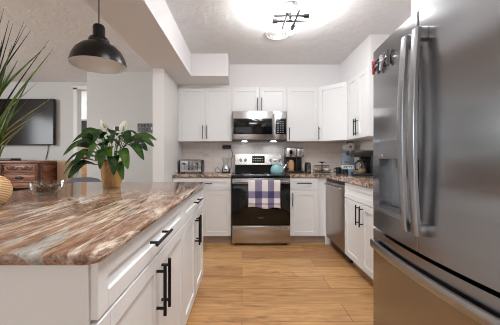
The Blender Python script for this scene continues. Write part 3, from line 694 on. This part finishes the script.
# ------------------------------------------------------------------ back counter, left of range
CB = .9152
t = thing('toaster', 'wide chrome toaster with black ends on the left worktop', 'toaster', (-.90, 3.66, CB))
b = BM(); prism(b, [(.0, .015), (.19, .015), (.19, .14), (.178, .178), (.15, .192), (.04, .192), (.012, .178), (0, .14)], .03, .325, 'x'); obj('body', b, 'chrome', t, ang=40)
for xa, xb in ((.012, .03), (.325, .343)):
    b = BM(); prism(b, [(.004, .012), (.186, .012), (.186, .138), (.174, .174), (.148, .187), (.042, .187), (.016, .174), (.004, .138)], xa, xb, 'x'); obj('end_panel', b, 'black', t)
for yy in (.055, .115):
    b = BM(); box(b, .055, .165, yy, yy+.028, .188, .1935); obj('slot', b, 'darkgap', t); b = BM(); box(b, .19, .30, yy, yy+.028, .188, .1935); obj('slot', b, 'darkgap', t)
for xx in (.10, .165, .19, .255):
    pass
for xx in (.085, .27):
    b = BM(); box(b, xx-.004, xx+.004, -.001, .002, .05, .15); obj('lever_track', b, 'darkgap', t); b = BM(); box(b, xx-.02, xx+.02, -.026, .0, .128, .142, .004); obj('lever', b, 'black', t)
for xx in (.155, .20):
    b = BM(); box(b, xx-.012, xx+.012, -.003, .001, .04, .165, .002); kp = obj('control_strip', b, 'greyplastic', t); b = BM(); cyl(b, (xx, -.014, .06), (xx, -.002, .06), .011, seg=16); obj('knob', b, 'black', kp)
for xx in (.05, .305):
    for yy in (.03, .16): b = BM(); cyl(b, (xx, yy, 0), (xx, yy, .016), .012, seg=12); obj('foot', b, 'black', t)

t = thing('blender', 'small silver blender with clear jar beside the range', 'blender', (-.235, 3.76, CB))
b = BM(); lathe(b, [(.062, 0), (.064, .02), (.064, .022), (0, .022)], (0, 0, 0), 32); obj('base', b, 'black', t)
b = BM(); lathe(b, [(.062, .022), (.060, .05), (.046, .11), (.040, .12), (0, .12)], (0, 0, 0), 32); mb = obj('motor_housing', b, 'chrome', t)
b = BM(); cyl(b, (0, -.058, .055), (0, -.066, .056), .012, seg=16); obj('knob', b, 'black', mb)
b = BM(); lathe(b, [(0, .121), (.040, .121), (.052, .20), (.054, .215), (.050, .215), (.048, .20), (.037, .127), (0, .127)], (0, 0, 0), 32); obj('jar', b, 'glass', t, ang=60)
o = tag(bx('power_adapter', 'black', None, -.30, -.165, 3.965, 4.0118, 1.27, 1.325, .006), 'black plug-in block on the tiles under the left wall cabinet', 'power adapter')
b = BM(); box(b, -.27, -.195, 4.0, 4.0118, 1.15, 1.265, .002)
b.free()
b = BM(); tube(b, curve([(-.170, 3.985, 1.272), (-.150, 3.985, 1.22), (-.146, 3.985, 1.16), (-.165, 3.975, 1.10), (-.165, 3.94, 1.0), (-.185, 3.90, .945), (-.22, 3.86, .930), (-.235, 3.835, .932)], 8), .004, 8)
pc = obj('cord', b, 'black', o); pc.location = -o.location
b = BM(); tube(b, curve([(-.31, 3.80, .9195), (-.37, 3.82, .9195), (-.40, 3.86, .95), (-.37, 3.89, .985), (-.33, 3.88, .955), (-.31, 3.86, .9195)], 8), .0035, 8)
tag(obj('looped_cord', b, 'black'), 'thin black looped cord on the worktop between toaster and blender', 'cord')
def plate(name, label, x, z, y=4.0118, w_=.075, h_=.115, kind='outlet', rx=0):
    g = thing(name, label, 'outlet' if kind == 'outlet' else 'switch', (x, y, z)); b = BM(); box(b, -w_/2, w_/2, -.006, 0, -h_/2, h_/2, .002); o_ = obj('cover_plate', b, 'whiteplastic', g)
    b = BM()
    for zz in (-.026, .026): box(b, -.017, .017, -.0075, -.005, zz-.015, zz+.015, .001)
    obj('socket', b, 'trim', g)
plate('wall_outlet', 'white wall outlet above the toaster', -.545, 1.21)

# ------------------------------------------------------------------ cooktop: kettle
K = thing('kettle', 'teal enamel kettle on the back right of the range', 'kettle', (.365+.133-.0, 3.70, .9085))
b = BM(); lathe(b, [(0, 0), (.082, 0), (.092, .012), (.094, .05), (.082, .095), (.055, .118), (.04, .122), (0, .122)], (0, 0, 0), 40); obj('body', b, 'teal', K, ang=50)
b = BM(); lathe(b, [(.042, .121), (.036, .130), (.012, .134), (.010, .142), (.014, .150), (0, .154)], (0, 0, 0), 28); obj('lid', b, 'teal', K)
b = BM(); tube(b, curve([(.07, 0, .06), (.105, 0, .085), (.125, 0, .118), (.135, 0, .128)], 6), [.022-.011*i/18 for i in range(19)], 14); obj('spout', b, 'chrome', K)
b = BM(); tube(b, curve([(-.065, 0, .098), (-.075, 0, .15), (-.035, 0, .19), (.035, 0, .19), (.07, 0, .15), (.062, 0, .10)], 6), .007, 10); obj('handle', b, 'chrome', K)

# ------------------------------------------------------------------ right of range
D = thing('dual_coffee_maker', 'steel-topped coffee maker with black twin bays right of the range', 'coffee maker', (.632, 3.70, CB))
bx('base', 'black', D, 0, .25, 0, .22, 0, .030, .004); bx('rear_column', 'black', D, .004, .246, .13, .22, .030, .225, .003)
bx('divider', 'black', D, .140, .158, .02, .14, .030, .225, .002)
h = bx('brew_head', 'steel', D, 0, .145, .0, .22, .225, .355, .008); bx('display', 'glassblack', h, .045, .085, -.003, .002, .27, .325)
b = BM(); cyl(b, (.065, -.004, .25), (.065, .0, .25), .012, seg=16); obj('dial', b, 'black', h)
h = bx('pod_head', 'steel', D, .155, .25, .0, .22, .225, .350, .008); bx('head_band', 'greyplastic', h, .153, .252, -.002, .03, .285, .291); bx('lid', 'black', D, .0, .25, .01, .215, .352, .36, .003)
b = BM(); lathe(b, [(0, .031), (.040, .031), (.044, .05), (.044, .14), (.034, .165), (.030, .185), (0, .187)], (.082, .075, 0), 28); cf = obj('carafe', b, 'coffee', D)
b = BM(); tube(b, curve([(.040, .045, .16), (.018, .03, .15), (.016, .03, .09), (.042, .045, .06)], 6), .007, 8); obj('handle', b, 'chrome', cf)
g = thing('can_opener', 'small upright silver and black gadget between coffee maker and rack', 'can opener', (.945, 3.74, CB))
b = BM(); prism(b, [(-.035, 0), (.035, 0), (.035, .12), (.025, .15), (-.025, .15), (-.035, .12)], -.04, .04, 'y'); obj('body', b, 'black', g, ang=50)
b = BM(); prism(b, [(-.022, .02), (.022, .02), (.022, .115), (.014, .138), (-.014, .138), (-.022, .115)], -.046, -.039, 'y'); fp = obj('face_plate', b, 'chrome', g)
b = BM(); cyl(b, (0, -.052, .10), (0, -.045, .10), .007, seg=14); obj('cutter', b, 'black', fp)
g = thing('tiered_rack', 'small dark two-tier wire rack in the worktop corner', 'rack', (1.145, 3.72, CB))
def ring(b, cx, cy, cz, rx, ry, r): tube(b, [(cx+rx*math.cos(2*PI*i/28), cy+ry*math.sin(2*PI*i/28), cz) for i in range(29)], r, 6)
b = BM(); ring(b, 0, 0, .012, .125, .09, .004); ring(b, 0, 0, .045, .13, .095, .004)
for i in range(12): a = 2*PI*i/12; tube(b, [(0, 0, .008), (.12*math.cos(a), .088*math.sin(a), .010), (.128*math.cos(a), .094*math.sin(a), .045)], .0022, 5)
obj('lower_basket', b, 'black', g)
b = BM(); ring(b, 0, 0, .085, .10, .07, .004); ring(b, 0, 0, .105, .105, .075, .004)
for i in range(10): a = 2*PI*i/10; tube(b, [(0, 0, .082), (.098*math.cos(a), .068*math.sin(a), .084), (.103*math.cos(a), .073*math.sin(a), .105)], .0022, 5)
obj('upper_basket', b, 'black', g)
b = BM(); cyl(b, (0, 0, .001), (0, 0, .155), .005, seg=10)
for i in range(8):
    a = 2*PI*i/8+.2; d = Vector((math.cos(a), math.sin(a), 0)); lp = leaf_mesh(curve([(0, 0, .135), d*.03+Vector((0, 0, .16)), d*.065+Vector((0, 0, .148))], 5), .028, .2)
    me_ = bpy.data.meshes.new('x'); lp.to_mesh(me_); lp.free(); b.from_mesh(me_); bpy.data.meshes.remove(me_)
obj('leafy_finial', b, 'black', g)
for i, (dx, dy, zz, rr) in enumerate(((-.06, -.02, .014, .030), (.055, -.03, .014, .027), (.0, .035, .014, .028))):
    b = BM(); ball(b, (0, 0, rr), rr, 1.25, 1, .95); tag(obj('bread_roll', b, 'tan' if i != 1 else 'label', None, (1.145+dx, 3.72+dy, CB+zz)),
        ('tan bread roll at left in the lower basket of the wire rack', 'white bun at right in the lower basket of the wire rack', 'tan bread roll at the back of the lower wire basket')[i], 'bread', 'rolls in the wire rack')
for (mx_, my_, lb, s) in ((1.335, 3.60, 'black mug between wire rack and blue bag', 1), (1.40, 3.52, 'low black cup in front of the blue bag', .72)):
    g = thing('mug', lb, 'mug', (mx_, my_, CB)); g.scale = (1, 1, s)
    b = BM(); lathe(b, [(0, 0), (.034, 0), (.037, .01), (.038, .085), (.034, .085), (.033, .012), (0, .01)], (0, 0, 0), 28); obj('cup', b, 'black', g)
    b = BM(); tube(b, curve([(-.036, 0, .07), (-.058, 0, .065), (-.060, 0, .035), (-.036, 0, .02)], 6), .005, 8); obj('handle', b, 'black', g)
g = thing('coffee_bag', 'blue-grey pouch with white label and black clip in the worktop corner', 'bag', (1.47, 3.62, CB), -.35)
def pouch(z0, z1, w0, w1, d0, d1, m, name, par, grow=0.0):
    b = BM(); A = []; 
    for z_, w_, d_ in ((z0, w0, d0), (z1, w1, d1)):
        A.append([b.verts.new((x_*(w_/2+grow), y_*(d_/2+grow), z_)) for x_, y_ in ((-1, -.55), (-.75, -1), (.75, -1), (1, -.55), (1, .55), (.75, 1), (-.75, 1), (-1, .55))])
    for i in range(8): b.faces.new((A[0][i], A[0][(i+1) % 8], A[1][(i+1) % 8], A[1][i]))
    b.faces.new(list(reversed(A[0]))); b.faces.new(A[1]); return obj(name, b, m, par)
pouch(.0, .062, .185, .182, .09, .088, 'lightblue', 'bottom_band', g)
pouch(.062, .115, .182, .176, .088, .078, 'label', 'label_band', g)
pouch(.115, .285, .176, .150, .078, .018, 'blue', 'upper_pouch', g)
b = BM()
for (xa, xb, za, zb) in ((-.052, -.044, .072, .104), (-.044, -.030, .097, .104), (-.044, -.030, .084, .090), (-.034, -.028, .086, .104), (-.018, -.010, .072, .104), (-.010, .004, .097, .104), (-.010, .004, .072, .079), (.014, .022, .072, .104), (.022, .038, .097, .104), (.046, .053, .072, .104)):
    box(b, xa, xb, -.0455, -.038, za, zb)
obj('label_marks', b, 'ink', g)
b = BM()
for (xa, xb, za, zb) in ((-.04, -.028, .15, .168), (-.02, -.008, .15, .168), (0, .014, .15, .168), (.022, .034, .146, .16)): box(b, xa, xb, -.036, -.026, za, zb)
obj('print_marks', b, 'ink', g)
bx('bag_clip', 'black', g, -.02, .025, -.018, .018, .25, .31, .005)
g = thing('paper_towel_holder', 'round white roll end on a grey bracket under the corner cabinet', 'paper towel holder', (1.545, 3.72, 1.366))
bx('bracket', 'greyplastic', g, -.045, .045, -.01, .01, -.05, 0, .003)
b = BM(); cyl(b, (0, -.02, -.075), (0, .14, -.075), .055, seg=36); obj('roll', b, 'whiteplastic', g); b = BM(); cyl(b, (0, -.024, -.075), (0, -.019, -.075), .018, seg=20); obj('core', b, 'greyplastic', g)
g = thing('coffee_maker', 'black drip coffee maker with glass carafe beside the refrigerator', 'coffee maker', (1.475, 3.17, CB), -.25)
bx('base', 'black', g, -.12, .12, -.13, .13, 0, .035, .008); bx('water_tank', 'black', g, -.02, .12, .03, .13, .035, .25, .006); bx('tower', 'black', g, .065, .12, -.13, .035, .035, .25, .006)
bx('brew_head', 'black', g, -.12, .12, -.13, .13, .225, .305, .012)
b = BM(); lathe(b, [(0, .036), (.052, .036), (.062, .055), (.064, .10), (.050, .15), (.044, .165), (.040, .165), (.046, .15), (.060, .10), (.058, .058), (.05, .04), (0, .04)], (-.035, -.05, 0), 36); cf = obj('carafe', b, 'glass', g, ang=60)
b = BM(); lathe(b, [(0, .042), (.048, .042), (.056, .058), (.058, .085), (0, .085)], (-.035, -.05, 0), 30); obj('coffee', b, 'coffee', cf)
b = BM(); lathe(b, [(.046, .165), (.046, .18), (.03, .19), (0, .19)], (-.035, -.05, 0), 30); obj('lid', b, 'black', cf)
b = BM(); tube(b, curve([(-.075, -.085, .165), (-.105, -.11, .155), (-.105, -.11, .09), (-.08, -.09, .075)], 6), .008, 8); obj('handle', b, 'black', cf)

# ------------------------------------------------------------------ wall controls on the plant wall
def at_wall(px, py, y): return (px-242)*y/260, 1.13+(158-py)*y/260
x, z = at_wall(118, 129.5, DB)
g = thing('thermostat', 'square white thermostat with dark screen above the peace lily', 'thermostat', (x, DB-.001, z)); bx('housing', 'whiteplastic', g, -.06, .06, -.02, 0, -.055, .055, .006); bx('screen', 'darkinside', g, -.036, .036, -.022, -.018, -.03, .045)
x, z = at_wall(145, 128, DB)
g = thing('wall_plaque', 'small pale plaque with dark block letters on the wall by the kitchen opening', 'sign', (x, DB-.001, z)); bx('board', 'greyplastic', g, -.115, .105, -.012, 0, -.07, .07, .003)
b = BM()
def glyph(x_, z_, kind):
    S_ = {'c': ((0, .006, 0, .046), (0, .03, 0, .008), (0, .03, .038, .046)), 'h': ((0, .009, 0, .046), (.022, .031, 0, .046), (0, .03, .019, .028)), 'e': ((0, .009, 0, .046), (0, .03, 0, .008), (0, .03, .019, .027), (0, .03, .038, .046)), 't': ((.011, .020, 0, .046), (0, .031, .037, .046))}
    for a_, b_, c__, d_ in S_[kind]: box(b, x_+a_, x_+b_, -.0145, -.011, z_+c__, z_+d_)
for i, kk in enumerate('chet'): glyph(-.098+i*.046, .010, kk)
for i, kk in enumerate('tehc'): glyph(-.090+i*.044, -.055, kk)
obj('lettering', b, 'ink', g)
x, z = at_wall(152, 128.5, DB)
g = thing('light_switch', 'slim grey switch plate at the right edge of the plant wall', 'switch', (x, DB-.001, z)); bx('cover_plate', 'greyplastic', g, -.022, .022, -.008, 0, -.075, .075, .002); bx('toggle', 'whiteplastic', g, -.008, .008, -.014, -.007, -.02, .02, .002)

# ------------------------------------------------------------------ living room
TV = thing('television', 'large flat black television on the living room wall', 'television', (-3.245, 4.557, 1.352))
bx('bezel', 'black', TV, -1.42, 0, -.075, -.025, 0, .80, .004); bx('screen', 'tvscreen', TV, -1.41, -.012, -.078, -.074, .018, .788); bx('wall_mount', 'black', TV, -.95, -.45, -.025, 0, .2, .6)
b = BM(); tube(b, curve([(-3.39, 4.547, 1.352), (-3.395, 4.547, 1.25), (-3.42, 4.55, 1.16), (-3.43, 4.545, 1.10)], 8), .006, 8); obj('cord', b, 'black', TV, tuple(-Vector(TV.location)))
SB = thing('sideboard', 'carved dark wood sideboard against the wall under the television', 'sideboard', (-5.0, 4.10, 0))
sw = 1.82
bx('body', 'sideboard', SB, .02, sw-.02, .02, .45, .08, 1.045, .004); bx('top', 'sideboard', SB, 0, sw, -.01, .45, 1.046, 1.087, .008); bx('plinth', 'sideboard_dark', SB, .01, sw-.01, .01, .445, .001, .08, .006)
def carve(bm, cx, cz, wd):
    for i in range(7):
        u = (i-3)/3; ball(bm, (cx+u*wd/2, -.012, cz+.012*math.cos(u*6)), .028*(1-.5*abs(u)), 1.3, .35, .8, 12)
for i in range(3):
    xa = .05+i*.585; xb = xa+.555
    b = BM(); box(b, xa, xb, 0, .02, .90, 1.035, .006); box(b, xa+.03, xb-.03, -.008, .0, .925, 1.01, .004); [box(b, xa, xb, -.018, 0, za_, za_+.016, .005) for za_ in (.90, 1.019)]; d_ = obj('drawer', b, 'sideboard', SB); b = BM(); carve(b, (xa+xb)/2-.11, .967, .17); carve(b, (xa+xb)/2+.11, .967, .17); obj('carving', b, 'sideboard_dark', d_)
    b = BM(); box(b, xa, xb, 0, .02, .745, .885, .006); box(b, xa+.03, xb-.03, -.008, 0, .77, .86, .004); [box(b, xa, xb, -.018, 0, za_, za_+.018, .005) for za_ in (.745, .867)]; d_ = obj('drawer', b, 'sideboard', SB); b = BM(); tube(b, curve([((xa+xb)/2-.06, -.008, .83), ((xa+xb)/2-.04, -.025, .805), ((xa+xb)/2, -.03, .80), ((xa+xb)/2+.04, -.025, .805), ((xa+xb)/2+.06, -.008, .83)], 5), .007, 8); ball(b, ((xa+xb)/2, -.01, .82), .03, 1.4, .4, .8, 12); obj('handle', b, 'black', d_)
    b = BM()
    for q_ in ((xa, xa+.09, .1, .73), (xb-.09, xb, .1, .73), (xa+.09, xb-.09, .1, .19), (xa+.09, xb-.09, .66, .73)): box(b, q_[0], q_[1], 0, .02, q_[2], q_[3], .004)
    d_ = obj('door', b, 'sideboard', SB); bx('door_glass', 'glassblack', d_, xa+.085, xb-.085, .006, .014, .185, .665)
for xx in (.0, .602, 1.187, 1.765):
    b = BM(); lathe(b, [(0, .09), (.02, .09), (.024, .12), (.016, .16), (.016, .62), (.026, .66), (.018, .70), (.026, .74), (.026, 1.04), (0, 1.04)], (xx+.028, .0, 0), 16); obj('column', b, 'sideboard_dark', SB)
b = BM()
for za, zb in ((.2, .86), (.90, 1.02)): box(b, sw-.021, sw-.008, .06, .42, za, zb, .006)
obj('side_panel', b, 'sideboard', SB)
tag(bx('cable_box', 'black', None, -4.35, -3.75, 4.22, 4.42, 1.0875, 1.125, .005), 'flat black media box on the sideboard under the television', 'media box')
o = thing('side_cabinet', 'tan cabinet standing between the sideboard and the hall opening', 'cabinet', (-3.125, 4.395, 0)); bx('body', 'fabrictan', o, 0, .16, 0, .145, .03, 1.06, .004); bx('top', 'fabrictan', o, -.004, .164, -.01, .145, 1.061, 1.085, .004); bx('door', 'fabrictan', o, .01, .15, -.015, -.0005, .06, 1.03, .004)
for xx in (.03, .13):
    for yy in (.03, .115): b = BM(); cyl(b, (xx, yy, 0), (xx, yy, .031), .015, seg=10); obj('foot', b, 'black', o)
H = thing('hall_bookcase', 'honey wood and white display case seen through the hall opening', 'bookcase', (-4.1, 5.95, 0))
bx('lower_case', 'hutchwood', H, 0, .62, 0, .34, .001, 1.56, .004); bx('back_board', 'darkinside', H, .02, .60, .30, .33, 1.56, 2.02); bx('top_board', 'whiteplastic', H, 0, .62, 0, .34, 2.02, 2.10, .004)
for xx in (0, .60): bx('side_board', 'whiteplastic', H, xx, xx+.02, 0, .34, 1.56, 2.02)
b = BM(); lathe(b, [(0, 0), (.04, 0), (.06, .08), (.05, .16), (.025, .22), (.03, .26), (0, .26)], (0, 0, 0), 24); tag(obj('white_vase', b, 'whiteplastic', None, (-3.80, 6.08, 1.5605)), 'small white vase inside the hall display case', 'vase')
